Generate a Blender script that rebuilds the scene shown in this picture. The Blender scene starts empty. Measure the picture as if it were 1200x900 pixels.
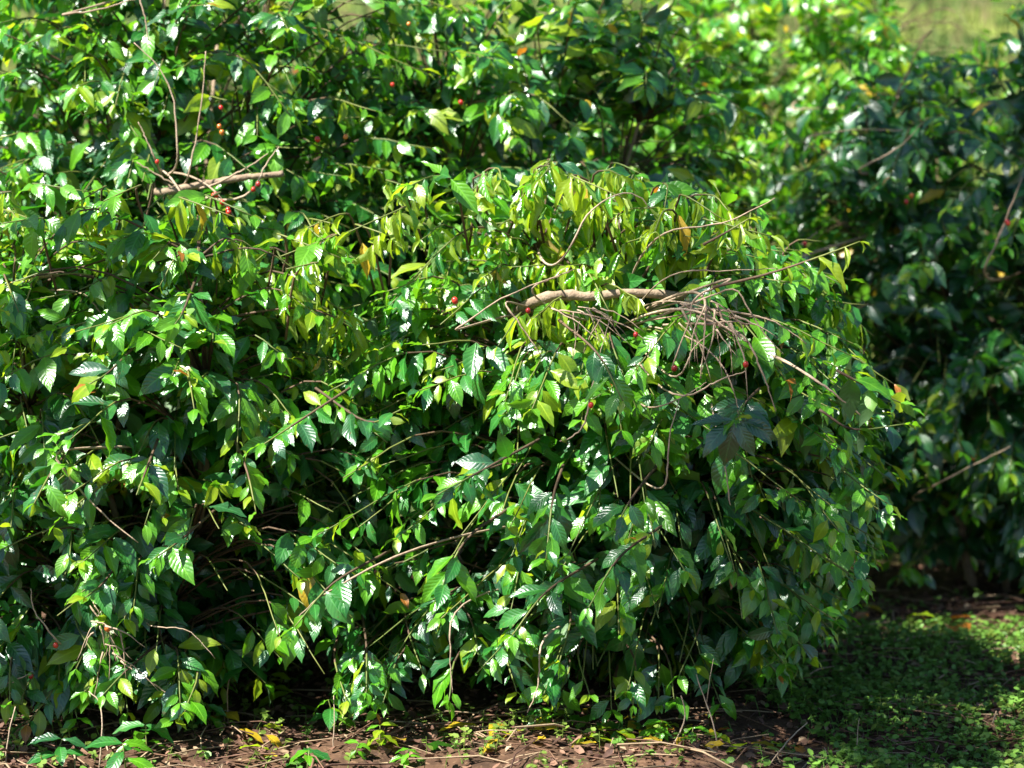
import bpy, math, random
import numpy as np
from mathutils import Vector, Matrix
from mathutils.bvhtree import BVHTree

# ------------------------------------------------------------------ camera, sky, sun, exposure
scene = bpy.context.scene
CAM = np.array([0.0, 0.0, 1.4]); PITCH = math.radians(3.8); FPX = 2577.0   # focal length in pixels of a 1200 px wide frame
cam_d = bpy.data.cameras.new("camera"); cam = bpy.data.objects.new("camera", cam_d)
scene.collection.objects.link(cam); scene.camera = cam
cam.location = CAM; cam.rotation_euler = (math.radians(90) - PITCH, 0, 0)
cam_d.sensor_width = 36; cam_d.lens = 36 * FPX / 1200; cam_d.clip_start = 0.1; cam_d.clip_end = 600
cam_d.dof.use_dof = True; cam_d.dof.focus_distance = 6.0; cam_d.dof.aperture_fstop = 2.2

SUN_EL = math.radians(53)
SUN_TO = Vector((-0.82, -0.57, 0.0)).normalized() * math.cos(SUN_EL); SUN_TO.z = math.sin(SUN_EL)
world = bpy.data.worlds.new("World"); scene.world = world; world.use_nodes = True
wn = world.node_tree.nodes; wl = world.node_tree.links
sky = wn.new("ShaderNodeTexSky"); sky.sky_type = 'NISHITA'; sky.sun_disc = False
sky.sun_elevation = math.asin(SUN_TO.z); sky.sun_rotation = math.atan2(SUN_TO.x, SUN_TO.y)
sky.altitude = 1200; sky.air_density = 1.0; sky.dust_density = 0.3
bg = wn["Background"]; bg.inputs["Strength"].default_value = 0.055
wl.new(sky.outputs[0], bg.inputs["Color"])
sun_d = bpy.data.lights.new("sun", 'SUN'); sun = bpy.data.objects.new("sun", sun_d); scene.collection.objects.link(sun)
sun_d.energy = 5.0; sun_d.angle = math.radians(0.53); sun_d.color = (1.0, 0.97, 0.91)
sun.rotation_euler = SUN_TO.to_track_quat('Z', 'Y').to_euler(); sun.location = (-6, -6, 9)
vs = scene.view_settings; vs.view_transform = 'Standard'; vs.look = 'None'; vs.gamma = 1.0; vs.use_curve_mapping = False
vs.exposure = 1.75
scene.cycles.use_denoising = True
scene.cycles.max_bounces = 7; scene.cycles.diffuse_bounces = 4; scene.cycles.glossy_bounces = 3; scene.cycles.transmission_bounces = 4
scene.cycles.sample_clamp_indirect = 6.0

COL = scene.collection
PI = math.pi

def P(px, py, y):
    """point of the place seen at pixel (px,py) of the 1200x900 photograph at distance y in front of the camera"""
    dx, dz = (px - 600) / FPX, (450 - py) / FPX
    c, s = math.cos(PITCH), math.sin(PITCH)
    d = np.array([dx, c + dz * s, -s + dz * c])
    return CAM + d * (y / d[1])

def project(p):
    q = np.asarray(p) - CAM
    c, s = math.cos(PITCH), math.sin(PITCH)
    dep = q[..., 1] * c - q[..., 2] * s; up = q[..., 1] * s + q[..., 2] * c
    return 600 + FPX * q[..., 0] / dep, 450 - FPX * up / dep

def unit(v):
    v = np.asarray(v, float)
    return v / np.maximum(np.linalg.norm(v, axis=-1, keepdims=True), 1e-9)

# ------------------------------------------------------------------ materials
class NB:
    def __init__(s, name):
        s.m = bpy.data.materials.new(name); s.m.use_nodes = True; s.t = s.m.node_tree; s.n = s.t.nodes; s.l = s.t.links
        s.n.clear(); s.out = s.n.new("ShaderNodeOutputMaterial")
    def new(s, t, **k):
        x = s.n.new(t)
        for a, b in k.items(): setattr(x, a, b)
        return x
    def put(s, sock, v):
        if isinstance(v, bpy.types.NodeSocket): s.l.new(v, sock)
        else: sock.default_value = v
    def math(s, op, a, b=None, c=None):
        x = s.new("ShaderNodeMath", operation=op); s.put(x.inputs[0], a)
        if b is not None: s.put(x.inputs[1], b)
        if c is not None: s.put(x.inputs[2], c)
        return x.outputs[0]
    def mix(s, f, a, b):
        x = s.new("ShaderNodeMix", data_type='RGBA'); s.put(x.inputs[0], f)
        s.put(x.inputs[6], a if isinstance(a, bpy.types.NodeSocket) else (*a, 1)); s.put(x.inputs[7], b if isinstance(b, bpy.types.NodeSocket) else (*b, 1))
        return x.outputs[2]
    def ramp(s, f, a, b):
        x = s.new("ShaderNodeMapRange", interpolation_type='SMOOTHSTEP'); s.put(x.inputs[0], f); x.inputs[1].default_value = a; x.inputs[2].default_value = b
        return x.outputs[0]
    def noise(s, scale, detail=3, vec=None):
        x = s.new("ShaderNodeTexNoise"); x.inputs["Scale"].default_value = scale; x.inputs["Detail"].default_value = detail
        if vec is not None: s.l.new(vec, x.inputs["Vector"])
        return x.outputs[0]
    def rnd(s):
        a = s.new("ShaderNodeAttribute", attribute_name="rnd"); o = s.new("ShaderNodeObjectInfo")
        return s.math('FRACT', s.math('ADD', a.outputs["Fac"], o.outputs["Random"]))
    def pos(s):
        return s.new("ShaderNodeNewGeometry").outputs["Position"]

def leaf_material(name, ca, cb, under, trans, rough=0.3, tfac=0.25, veins=1.0, spots=0.0):
    b = NB(name)
    uv = b.new("ShaderNodeUVMap"); sp = b.new("ShaderNodeSeparateXYZ"); b.l.new(uv.outputs[0], sp.inputs[0])
    u = sp.outputs[0]; v = b.math('ABSOLUTE', b.math('MULTIPLY_ADD', sp.outputs[1], 2.0, -1.0))
    r = b.rnd()
    geo = b.new("ShaderNodeNewGeometry")
    nz = b.noise(38, 2, geo.outputs["Position"])
    base = b.mix(r, ca, cb)
    base = b.mix(b.math('MULTIPLY', b.ramp(nz, 0.35, 0.7), 0.35), base, tuple(min(1, x * 1.5) for x in cb))
    if spots: base = b.mix(b.math('MULTIPLY', b.ramp(b.noise(70, 2, geo.outputs["Position"]), 0.62, 0.7), spots), base, (0.16, 0.07, 0.02))
    ph = b.math('MULTIPLY', b.math('MULTIPLY_ADD', v, -0.2, u), 9.0)
    lat = b.math('ABSOLUTE', b.math('SINE', b.math('MULTIPLY', ph, PI)))
    mid = b.ramp(v, 0.02, 0.13)
    vein = b.math('MULTIPLY', b.ramp(lat, 0.0, 0.28), mid)
    pale = tuple(min(1, x * 1.7 + 0.015) for x in cb)
    base = b.mix(b.math('MULTIPLY', b.math('SUBTRACT', 1.0, mid), 0.75), base, pale)
    base = b.mix(b.math('MULTIPLY', b.math('SUBTRACT', 1.0, vein), 0.22), base, pale)
    base = b.mix(geo.outputs["Backfacing"], base, b.mix(r, under, tuple(x * 0.75 for x in under)))
    h = b.math('MULTIPLY', b.math('POWER', lat, 0.8), mid)
    bp = b.new("ShaderNodeBump"); bp.inputs["Strength"].default_value = 0.21 * veins; bp.inputs["Distance"].default_value = 0.0035; b.l.new(h, bp.inputs["Height"])
    bp2 = b.new("ShaderNodeBump"); bp2.inputs["Strength"].default_value = 0.2; bp2.inputs["Distance"].default_value = 0.004
    b.l.new(b.noise(45, 2, geo.outputs["Position"]), bp2.inputs["Height"]); b.l.new(bp.outputs[0], bp2.inputs["Normal"])
    pr = b.new("ShaderNodeBsdfPrincipled"); b.l.new(base, pr.inputs["Base Color"]); b.l.new(bp2.outputs[0], pr.inputs["Normal"])
    ro = b.math('ADD', b.math('MULTIPLY', r, 0.12), b.math('MULTIPLY_ADD', geo.outputs["Backfacing"], 0.3, rough - 0.05))
    b.l.new(ro, pr.inputs["Roughness"]); pr.inputs["Specular IOR Level"].default_value = 0.9
    b.l.new(b.math('MULTIPLY_ADD', geo.outputs["Backfacing"], -0.2, 0.2), pr.inputs["Coat Weight"]); pr.inputs["Coat Roughness"].default_value = 0.28; b.l.new(bp2.outputs[0], pr.inputs["Coat Normal"])
    tr = b.new("ShaderNodeBsdfTranslucent"); b.put(tr.inputs[0], b.mix(r, trans, tuple(x * 0.7 for x in trans)))
    mx = b.new("ShaderNodeMixShader"); mx.inputs[0].default_value = tfac
    b.l.new(pr.outputs[0], mx.inputs[1]); b.l.new(tr.outputs[0], mx.inputs[2]); b.l.new(mx.outputs[0], b.out.inputs[0])
    return b.m

def simple_material(name, ca, cb, scale=30, rough=0.8, bump=0.4, spec=0.3, tfac=0.0, rnd=True, stretch=None):
    b = NB(name); p = b.pos()
    if stretch:
        mp = b.new("ShaderNodeMapping"); mp.inputs["Scale"].default_value = stretch; b.l.new(p, mp.inputs[0]); p = mp.outputs[0]
    nz = b.ramp(b.noise(scale, 4, p), 0.3, 0.72)
    f = b.math('MULTIPLY_ADD', b.rnd(), 0.6, b.math('MULTIPLY', nz, 0.4)) if rnd else nz
    pr = b.new("ShaderNodeBsdfPrincipled"); c = b.mix(f, ca, cb); b.l.new(c, pr.inputs["Base Color"])
    pr.inputs["Roughness"].default_value = rough; pr.inputs["Specular IOR Level"].default_value = spec
    if bump:
        bp = b.new("ShaderNodeBump"); bp.inputs["Strength"].default_value = bump; bp.inputs["Distance"].default_value = 0.004
        b.l.new(b.noise(scale * 3, 3, p), bp.inputs["Height"]); b.l.new(bp.outputs[0], pr.inputs["Normal"])
    last = pr.outputs[0]
    if tfac:
        tr = b.new("ShaderNodeBsdfTranslucent"); b.l.new(c, tr.inputs[0]); mx = b.new("ShaderNodeMixShader"); mx.inputs[0].default_value = tfac
        b.l.new(last, mx.inputs[1]); b.l.new(tr.outputs[0], mx.inputs[2]); last = mx.outputs[0]
    b.l.new(last, b.out.inputs[0])
    return b.m

# leaf ages: 0 old dark, 1 grown, 2 fresh, 3 limp yellow-green, 4 bronze tip, 5 yellowing
LEAF_M = [
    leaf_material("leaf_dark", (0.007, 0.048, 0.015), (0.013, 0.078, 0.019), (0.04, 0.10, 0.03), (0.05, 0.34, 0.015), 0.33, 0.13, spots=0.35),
    leaf_material("leaf_grown", (0.012, 0.090, 0.014), (0.024, 0.140, 0.016), (0.06, 0.15, 0.03), (0.10, 0.52, 0.015), 0.34, 0.22, spots=0.25),
    leaf_material("leaf_fresh", (0.046, 0.205, 0.007), (0.095, 0.270, 0.009), (0.11, 0.24, 0.03), (0.28, 0.72, 0.015), 0.31, 0.36),
    leaf_material("leaf_limp", (0.150, 0.270, 0.007), (0.250, 0.350, 0.010), (0.22, 0.32, 0.03), (0.56, 0.78, 0.02), 0.36, 0.48, 0.5, 0.2),
    leaf_material("leaf_bronze", (0.240, 0.085, 0.014), (0.360, 0.140, 0.018), (0.30, 0.11, 0.02), (0.70, 0.26, 0.02), 0.34, 0.38),
    leaf_material("leaf_yellow", (0.340, 0.250, 0.012), (0.500, 0.330, 0.014), (0.33, 0.25, 0.04), (0.75, 0.56, 0.04), 0.42, 0.36, 0.6, 0.7),
]
M_BARK = simple_material("bark", (0.14, 0.095, 0.06), (0.36, 0.27, 0.18), 45, 0.85, 0.8)
M_TWIG = simple_material("twig_bark", (0.05, 0.034, 0.02), (0.13, 0.08, 0.045), 60, 0.7, 0.4)
M_TWIGG = simple_material("twig_green", (0.07, 0.11, 0.025), (0.16, 0.17, 0.04), 60, 0.5, 0.2)
M_DRY = simple_material("dry_twig_bark", (0.24, 0.17, 0.11), (0.48, 0.36, 0.25), 70, 0.85, 0.5)
M_CHERRY = [simple_material(n, a, b_, 50, 0.25, 0.0, 0.5) for n, a, b_ in (("ripe_cherry", (0.34, 0.012, 0.010), (0.52, 0.045, 0.022)), ("dark_cherry", (0.20, 0.010, 0.012), (0.32, 0.022, 0.018)),
            ("turning_cherry", (0.48, 0.10, 0.02), (0.55, 0.20, 0.03)), ("green_cherry", (0.08, 0.17, 0.02), (0.14, 0.22, 0.03)))]
M_LITTER = [simple_material("litter_dark", (0.040, 0.020, 0.014), (0.12, 0.058, 0.036), 40, 0.75, 0.5),
            simple_material("litter_brown", (0.12, 0.058, 0.036), (0.23, 0.13, 0.08), 40, 0.75, 0.5),
            simple_material("litter_straw", (0.22, 0.15, 0.085), (0.40, 0.29, 0.18), 40, 0.8, 0.4)]
M_WEED = [simple_material("weed_green", (0.08, 0.19, 0.026), (0.15, 0.29, 0.04), 60, 0.5, 0.2, 0.4, 0.25),
          simple_material("weed_light", (0.12, 0.21, 0.03), (0.22, 0.30, 0.05), 60, 0.5, 0.2, 0.4, 0.3)]
M_GRASS = [simple_material("grass_green", (0.05, 0.10, 0.02), (0.10, 0.14, 0.03), 3, 0.6, 0.0, 0.3, 0.25),
           simple_material("grass_straw", (0.16, 0.14, 0.06), (0.26, 0.22, 0.09), 3, 0.7, 0.0, 0.3, 0.2)]

def ground_material():
    b = NB("soil"); p = b.pos()
    soil = b.mix(b.ramp(b.noise(9, 6, p), 0.3, 0.7), (0.040, 0.022, 0.013), (0.10, 0.054, 0.030))
    soil = b.mix(b.ramp(b.noise(60, 4, p), 0.55, 0.75), soil, (0.16, 0.095, 0.055))
    gr = b.mix(b.ramp(b.noise(2.2, 6, p), 0.38, 0.62), (0.030, 0.065, 0.010), (0.14, 0.18, 0.03))
    gr = b.mix(b.ramp(b.noise(14, 4, p), 0.5, 0.75), gr, (0.14, 0.13, 0.05))
    s = b.new("ShaderNodeSeparateXYZ"); b.l.new(p, s.inputs[0])
    f = b.ramp(b.math('MULTIPLY_ADD', b.noise(0.9, 4, p), 3.0, s.outputs[1]), 10.8, 12.5)
    pr = b.new("ShaderNodeBsdfPrincipled"); b.l.new(b.mix(f, soil, gr), pr.inputs["Base Color"]); pr.inputs["Roughness"].default_value = 0.95; pr.inputs["Specular IOR Level"].default_value = 0.2
    bp = b.new("ShaderNodeBump"); bp.inputs["Strength"].default_value = 0.7; bp.inputs["Distance"].default_value = 0.02
    b.l.new(b.noise(35, 6, p), bp.inputs["Height"]); b.l.new(bp.outputs[0], pr.inputs["Normal"]); b.l.new(pr.outputs[0], b.out.inputs[0])
    return b.m
M_SOIL = ground_material()

# ------------------------------------------------------------------ mesh helpers
def mesh_np(name, verts, loops, starts, totals, mats, mat_idx=None, uv=None, rnd=None, smooth=True):
    me = bpy.data.meshes.new(name)
    me.vertices.add(len(verts)); me.vertices.foreach_set("co", np.asarray(verts, np.float32).ravel())
    me.loops.add(len(loops)); me.loops.foreach_set("vertex_index", np.asarray(loops, np.int32))
    me.polygons.add(len(starts)); me.polygons.foreach_set("loop_start", np.asarray(starts, np.int32))
    me.polygons.foreach_set("loop_total", np.asarray(totals, np.int32))
    if mat_idx is not None: me.polygons.foreach_set("material_index", np.asarray(mat_idx, np.int32))
    me.polygons.foreach_set("use_smooth", np.full(len(starts), smooth))
    for m in mats: me.materials.append(m)
    if uv is not None: me.uv_layers.new(name="UVMap").data.foreach_set("uv", np.asarray(uv, np.float32).ravel())
    if rnd is not None: me.attributes.new("rnd", 'FLOAT', 'POINT').data.foreach_set("value", np.asarray(rnd, np.float32))
    me.update(calc_edges=True); me.validate()
    return me

def link(name, me, parent=None, loc=(0, 0, 0)):
    o = bpy.data.objects.new(name, me); COL.objects.link(o); o.location = loc
    if parent is not None: o.parent = parent
    return o

def tag(o, label=None, cat=None, group=None, kind=None):
    if label: o["label"] = label
    if cat: o["category"] = cat
    if group: o["group"] = group
    if kind: o["kind"] = kind
    return o

class Poly:
    """collects polygons for one mesh"""
    def __init__(s): s.v = []; s.l = []; s.t = []; s.m = []; s.r = []; s.n = 0
    def add(s, verts, faces, mat=0, rnd=0.0):
        verts = np.asarray(verts, float); s.v.append(verts); s.r.append(np.full(len(verts), rnd))
        for k, f in enumerate(faces):
            s.l.extend(i + s.n for i in f); s.t.append(len(f)); s.m.append(mat if np.isscalar(mat) else mat[k])
        s.n += len(verts)
    def mesh(s, name, mats, origin=(0, 0, 0), smooth=True):
        st = np.concatenate([[0], np.cumsum(s.t)[:-1]])
        return mesh_np(name, np.concatenate(s.v) - np.asarray(origin), s.l, st, s.t, mats, s.m, None, np.concatenate(s.r), smooth)

def tube(pts, radii, sides=5, cap=True):
    pts = np.asarray(pts, float); n = len(pts)
    T = unit(np.gradient(pts, axis=0)); ref = np.array([0.13, 0.31, 0.94]) if abs(T[0][2]) < 0.9 else np.array([0.97, 0.2, 0.1])
    V = []; a = np.arange(sides) / sides * 2 * PI
    S = unit(np.cross(T[0], ref))
    for i in range(n):
        S = unit(S - T[i] * np.dot(S, T[i])); U = np.cross(T[i], S)
        V.append(pts[i] + radii[i] * (np.cos(a)[:, None] * S + np.sin(a)[:, None] * U))
    F = []
    for i in range(n - 1):
        for j in range(sides):
            k = (j + 1) % sides; F.append((i * sides + j, i * sides + k, (i + 1) * sides + k, (i + 1) * sides + j))
    if cap: F.append(tuple(range(sides))[::-1]); F.append(tuple((n - 1) * sides + j for j in range(sides)))
    return np.concatenate(V), F

def spline(ctrl, n):
    """Catmull-Rom through control points"""
    c = np.asarray(ctrl, float); c = np.vstack([2 * c[0] - c[1], c, 2 * c[-1] - c[-2]]); m = len(c) - 3; out = []
    for t in np.linspace(0, m - 1e-6, n):
        i = int(t); f = t - i; p0, p1, p2, p3 = c[i:i + 4]
        out.append(0.5 * (2 * p1 + (p2 - p0) * f + (2 * p0 - 5 * p1 + 4 * p2 - p3) * f * f + (3 * p1 - p0 - 3 * p2 + p3) * f ** 3))
    return np.array(out)

# ------------------------------------------------------------------ one coffee leaf: 32 points, 28 faces
TS = np.array([0.07, 0.22, 0.39, 0.56, 0.73, 0.88]); RV = np.array([-1, -0.5, 0, 0.5, 1.0])
def leaf_shape(rng, limp):
    W = (0.33 if limp else 0.405) * rng.uniform(0.88, 1.12)
    prof = np.array([0.20, 0.74, 1.0, 0.95, 0.64, 0.24]) * 0.5 * W
    fold = rng.uniform(0.5, 1.0) if limp else rng.uniform(0.10, 0.38)
    curve = rng.uniform(0.5, 1.3) if limp else rng.uniform(0.25, 1.0)
    amp = rng.uniform(0.02, 0.055); ph = rng.uniform(0, 6.28); side = rng.uniform(-0.12, 0.12); twist = rng.uniform(-0.35, 0.35)
    def place(t, w, v):
        a = curve * t; x = math.sin(a) / curve; z = -(1 - math.cos(a)) / curve
        nx, nz = math.sin(a), math.cos(a)
        y = w * v * math.cos(fold * 0.7); dz = abs(w * v) * math.sin(fold) + amp * math.sin(2 * PI * 2.4 * t + ph + (2.1 if v < 0 else 0)) * abs(v)
        tw = twist * t; y, dz = y * math.cos(tw) - dz * math.sin(tw), y * math.sin(tw) + dz * math.cos(tw)
        return (x + nx * dz, y + side * t * t, z + nz * dz)
    V = [place(0, 0, 0)]; UV = [(0, 0.5)]
    for t, w in zip(TS, prof):
        for v in RV: V.append(place(t, w, v)); UV.append((t, 0.5 + 0.5 * v))
    V.append(place(1.0, 0, 0)); UV.append((1, 0.5))
    return np.array(V), np.array(UV)
LEAF_F = [(0, 1 + j, 2 + j) for j in range(4)]
for i in range(5):
    for j in range(4):
        a = 1 + i * 5 + j; LEAF_F.append((a, a + 5, a + 6, a + 1))
LEAF_F += [(26 + j, 31, 27 + j) for j in range(4)]
LEAF_L = np.array([i for f in LEAF_F for i in f]); LEAF_T = np.array([len(f) for f in LEAF_F]); LEAF_S = np.concatenate([[0], np.cumsum(LEAF_T)[:-1]])
_r = np.random.default_rng(5)
NV = 14                                                     # ten open shapes, four limp ones
SHAPES = [leaf_shape(_r, k >= 10) for k in range(NV)]
SH_V = np.stack([s[0] for s in SHAPES]); SH_UV = SHAPES[0][1]
_cache = {}
def leaf_mesh(var, cls):
    if (var, cls) not in _cache:
        _cache[var, cls] = mesh_np("leaf_mesh", SH_V[var], LEAF_L, LEAF_S, LEAF_T, [LEAF_M[cls]], None, SH_UV[LEAF_L])
    return _cache[var, cls]

SUB = [0] + [1 + 5 * i + j for i in (1, 3, 4) for j in (0, 2, 4)] + [31]     # coarser leaf of 12 triangles for those deep inside or far behind
SUB_F = [(0, 1, 2), (0, 2, 3)] + [f for i in (1, 4) for f in ((i, i + 3, i + 4, i + 1), (i + 1, i + 4, i + 5, i + 2))] + [(7, 10, 8), (8, 10, 9)]
def flat_faces(F):
    t = np.array([len(f) for f in F]); return np.array([i for f in F for i in f]), t
FINE = (np.arange(32), LEAF_L, LEAF_T); COARSE = (np.array(SUB), *flat_faces(SUB_F))
def leaves_joined(name, L, origin, fine):
    out = []; base = 0
    for sel, (idx, FL, FT) in ((fine, FINE), (~fine, COARSE)):
        n = int(sel.sum())
        if not n: continue
        V = SH_V[L["var"][sel]][:, idx] * L["size"][sel][:, None, None]; k = len(idx)
        V = np.einsum("nij,nkj->nki", L["rot"][sel], V) + (L["pos"][sel] - origin)[:, None, :]
        out.append((V.reshape(-1, 3), (FL[None] + k * np.arange(n)[:, None]).ravel() + base, np.tile(FT, n), np.repeat(L["cls"][sel], len(FT)), np.tile(SH_UV[idx][FL], (n, 1)), np.repeat(L["rnd"][sel], k))); base += n * k
    V, lo, tt, mi, uv, rn = (np.concatenate(x) for x in zip(*out))
    return mesh_np(name, V, lo, np.concatenate([[0], np.cumsum(tt)[:-1]]), tt, LEAF_M, mi, uv, rn)

# ------------------------------------------------------------------ ground: one sheet, flat under the shrubs, rising to a grassy slope behind
def hill(y):
    t = np.clip((y - 10.5) / 5.0, 0, 1); s = t * t * (3 - 2 * t)
    return s * np.maximum(y - 11.2, 0) * 0.42
def ground_z(x, y):
    x = np.asarray(x, float); y = np.asarray(y, float)
    near = 0.022 * np.sin(3.1 * x + 1.3 * np.sin(2.3 * y)) + 0.016 * np.sin(6.7 * y + 2.1 * x) + 0.010 * np.sin(13.7 * x - 4.1 * y) + 0.007 * np.sin(23 * y + 9 * np.sin(5 * x))
    return near + np.where(y < 60, hill(y), hill(np.full_like(y, 60.0)) + (y - 60) * 0.05)
xs = np.concatenate([np.linspace(-150, -4, 40), np.linspace(-3.9, 3.9, 170), np.linspace(4, 150, 40)])
ys = np.concatenate([np.linspace(-40, 4.5, 30), np.linspace(4.55, 12, 180), np.linspace(12.3, 40, 70), np.linspace(42, 260, 40)])
gx, gy = np.meshgrid(xs, ys); gv = np.stack([gx, gy, ground_z(gx, gy)], -1).reshape(-1, 3)
ii = (np.arange(len(ys) - 1)[:, None] * len(xs) + np.arange(len(xs) - 1)).ravel()
gl = np.stack([ii, ii + 1, ii + 1 + len(xs), ii + len(xs)], -1).ravel()
ground = link("ground", mesh_np("ground", gv, gl, np.arange(len(ii)) * 4, np.full(len(ii), 4), [M_SOIL]))
tag(ground, kind="structure")

# ------------------------------------------------------------------ coffee shrubs
def lumps(rng, n=7):
    return [(unit(rng.normal(size=3)), rng.uniform(-0.13, 0.15), rng.uniform(4, 9)) for _ in range(n)]

class Shrub:
    def __init__(s, label, base, rx, ry, H, tips, seed, age, zc=0.45, leaf=0.113, stems=5, limp_top=None, tops=0, high=True, edge=None):
        s.high = high; s.edge = edge
        s.rng = np.random.default_rng(seed); s.base = np.array([base[0], base[1], float(ground_z(base[0], base[1])) - 0.02])
        s.rx, s.ry, s.H, s.zc, s.leaf, s.age, s.limp_top = rx, ry, H, zc, leaf, age, limp_top
        s.root = bpy.data.objects.new("coffee_shrub", None); COL.objects.link(s.root); s.root.location = s.base; s.root.empty_display_size = 0.2
        tag(s.root, label, "shrub", "coffee shrubs")
        s.lump = lumps(s.rng); s.twigs = []; s.wood = []; s.cherries = []
        s.L = {k: [] for k in ("pos", "d", "n", "size", "var", "cls", "rnd")}; s.pool = random.Random(seed).random; s.gauss = random.Random(seed + 1).gauss
        s.make_stems(stems, tops)
        for k in range(tips): s.branchlet()
    def hull(s, u):
        """outer surface in the direction u from the crown's middle"""
        c = np.array([0, 0, s.zc * s.H]); up = s.H * (1 - s.zc); dn = s.H * s.zc * 1.0
        hz = up if u[2] > 0 else dn
        e = 2.4 if u[2] > 0 else 4.0
        q = (abs(u[0] / s.rx) ** e + abs(u[1] / s.ry) ** e + abs(u[2] / hz) ** e) ** (-1 / e)
        k = 1 + sum(a * math.exp(-sh * (1 - float(np.dot(u, d)))) for d, a, sh in s.lump)
        return s.base + c + u * q * k
    def make_stems(s, n, tops):
        s.stems = []
        for k in range(n):
            a = k / n * 2 * PI + s.rng.uniform(-0.4, 0.4); sp = s.rng.uniform(0.25, 0.6)
            top = s.base + np.array([math.cos(a) * s.rx * sp, math.sin(a) * s.ry * sp, s.H * s.rng.uniform(0.72, 0.92)])
            b0 = s.base + np.array([math.cos(a) * 0.10, math.sin(a) * 0.10, -0.03])
            m = (b0 + top) / 2 + np.array([*s.rng.normal(0, 0.07, 2), 0.05]); q = (b0 * 0.75 + top * 0.25) + np.array([*s.rng.normal(0, 0.03, 2), 0.0])
            pts = spline([b0, q, m, top], 12); r = np.linspace(s.rng.uniform(0.016, 0.026), 0.006, 12)
            s.stems.append(pts); v, f = tube(pts, r, 8); p = Poly(); p.add(v, f, 0, s.rng.random())
            link("trunk", p.mesh("trunk", [M_BARK], s.base), s.root)
    def add_leaf(s, pos, d, nrm, size, cls, limp):
        L = s.L; r = s.pool; L["pos"].append(pos); L["d"].append(d); L["n"].append(nrm); L["size"].append(size); L["cls"].append(cls)
        L["var"].append(10 + int(r() * 4) if limp else int(r() * 10)); L["rnd"].append(r())
    def dress(s, pts, start, limp=False, young=0.15, step=0.046, size=1.0, skip=0.08, age=None):
        """pairs of leaves along a twig from the fraction `start` to its tip"""
        rng = s.rng; age = s.age if age is None else age; R = s.pool; G = lambda k: np.array((s.gauss(0, k), s.gauss(0, k), s.gauss(0, k)))
        U = lambda a, b: a + (b - a) * R()
        def pick(w):
            x = R() * sum(w)
            for i, q in enumerate(w):
                x -= q
                if x < 0: return i
            return 1
        seg = np.linalg.norm(np.diff(pts, axis=0), axis=1); cum = np.concatenate([[0], np.cumsum(seg)]); tot = float(cum[-1])
        T = unit(np.gradient(pts, axis=0)); ats = [start * tot]
        while ats[-1] < tot - 0.012: ats.append(ats[-1] + step * U(0.8, 1.25))
        ats = np.array(ats[:-1] or [start * tot])
        PP = np.stack([np.interp(ats, cum, pts[:, i]) for i in range(3)], -1); TT = unit(np.stack([np.interp(ats, cum, T[:, i]) for i in range(3)], -1))
        SS = unit(np.cross(TT, [0, 0, 1.0]) + rng.normal(0, 0.12, TT.shape)); OO = unit((PP - s.base) * [1, 1, 0.0])
        for at, p, t, S, out in zip(ats, PP, TT, SS, OO):
            near = (tot - at) / tot
            for sg in (-1, 1):
                if R() < skip: continue
                sz = s.leaf * size * (U(0.45, 0.8) if R() < .22 else U(0.7, 1.25)) * (1.0 if near > 0.16 else 0.72)
                if limp:
                    d = sg * S * 0.5 + t * 0.35 + G(0.22); d[2] -= 1.0; nr = out + sg * S * 0.8 + G(0.5); sz *= 0.88
                    cls = (1, 2, 3, 5)[pick((.06, .30, .62, .02))]
                else:
                    d = sg * S * U(0.5, 0.95) + t * U(0.35, 0.75) + G(0.26); d[2] -= U(0.05, 0.85)
                    nr = out * U(0.3, 0.9) + G(0.36); nr[2] += U(0.5, 1.1)
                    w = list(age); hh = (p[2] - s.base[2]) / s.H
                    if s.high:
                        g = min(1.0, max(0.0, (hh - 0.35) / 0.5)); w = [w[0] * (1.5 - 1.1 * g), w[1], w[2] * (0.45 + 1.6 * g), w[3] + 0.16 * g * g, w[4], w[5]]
                    if near < 0.25: w = [w[0] * 0.3, w[1] * 0.8, w[2] + young, w[3] + young * 0.3, w[4], w[5]]
                    cls = pick(w)
                s.add_leaf(p + sg * S * 0.006, d, nr, sz, cls, limp)
        # the closed pair of new leaves at the tip
        t = T[-1]; S = unit(np.cross(t, [0, 0, 1.0]) + G(0.2)); up = np.array([0, 0, 1.0])
        for sg in (-1, 1):
            cls = (2, 3, 4)[pick((.76, .21, .03))]; sz = s.leaf * U(0.3, 0.62)
            s.add_leaf(pts[-1], t * 0.7 + sg * S * 0.45 + up * (-0.3 if limp else 0.1) + G(0.15), up + G(0.3), sz, cls if not limp else 3, limp)
    def branchlet(s):
        rng = s.rng
        while True:
            u = unit(rng.normal(size=3)); 
            if u[1] > 0.15 and rng.random() < (0.3 if s.base[1] < 7 else 0.55): continue      # the far side is thinner
            if u[2] < -0.75 and rng.random() < 0.35: continue
            break
        tip = s.hull(u); c = s.base + np.array([0, 0, s.zc * s.H])
        k = rng.uniform(0.78, 1.05) if rng.random() < 0.78 else rng.uniform(0.4, 0.78)
        tip = c + (tip - c) * k
        if s.edge is not None:
            qx, qy = project(tip); over = qx - (s.edge(qy) - 25)
            if over > 0: tip[0] -= over / FPX * tip[1] + 0.06 * rng.random()
        tip[2] = max(tip[2], s.base[2] + 0.06 + 0.12 * rng.random())
        st = s.stems[int(np.argmin([np.min(np.linalg.norm(q[:, :2] - tip[:2], axis=1)) + rng.uniform(0, 0.5) for q in s.stems]))]
        za = s.base[2] + np.clip((tip[2] - s.base[2]) * rng.uniform(0.7, 1.0) + rng.uniform(-0.05, 0.18), 0.15, s.H * 0.88)
        a = st[int(np.argmin(abs(st[:, 2] - za)))]
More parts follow.
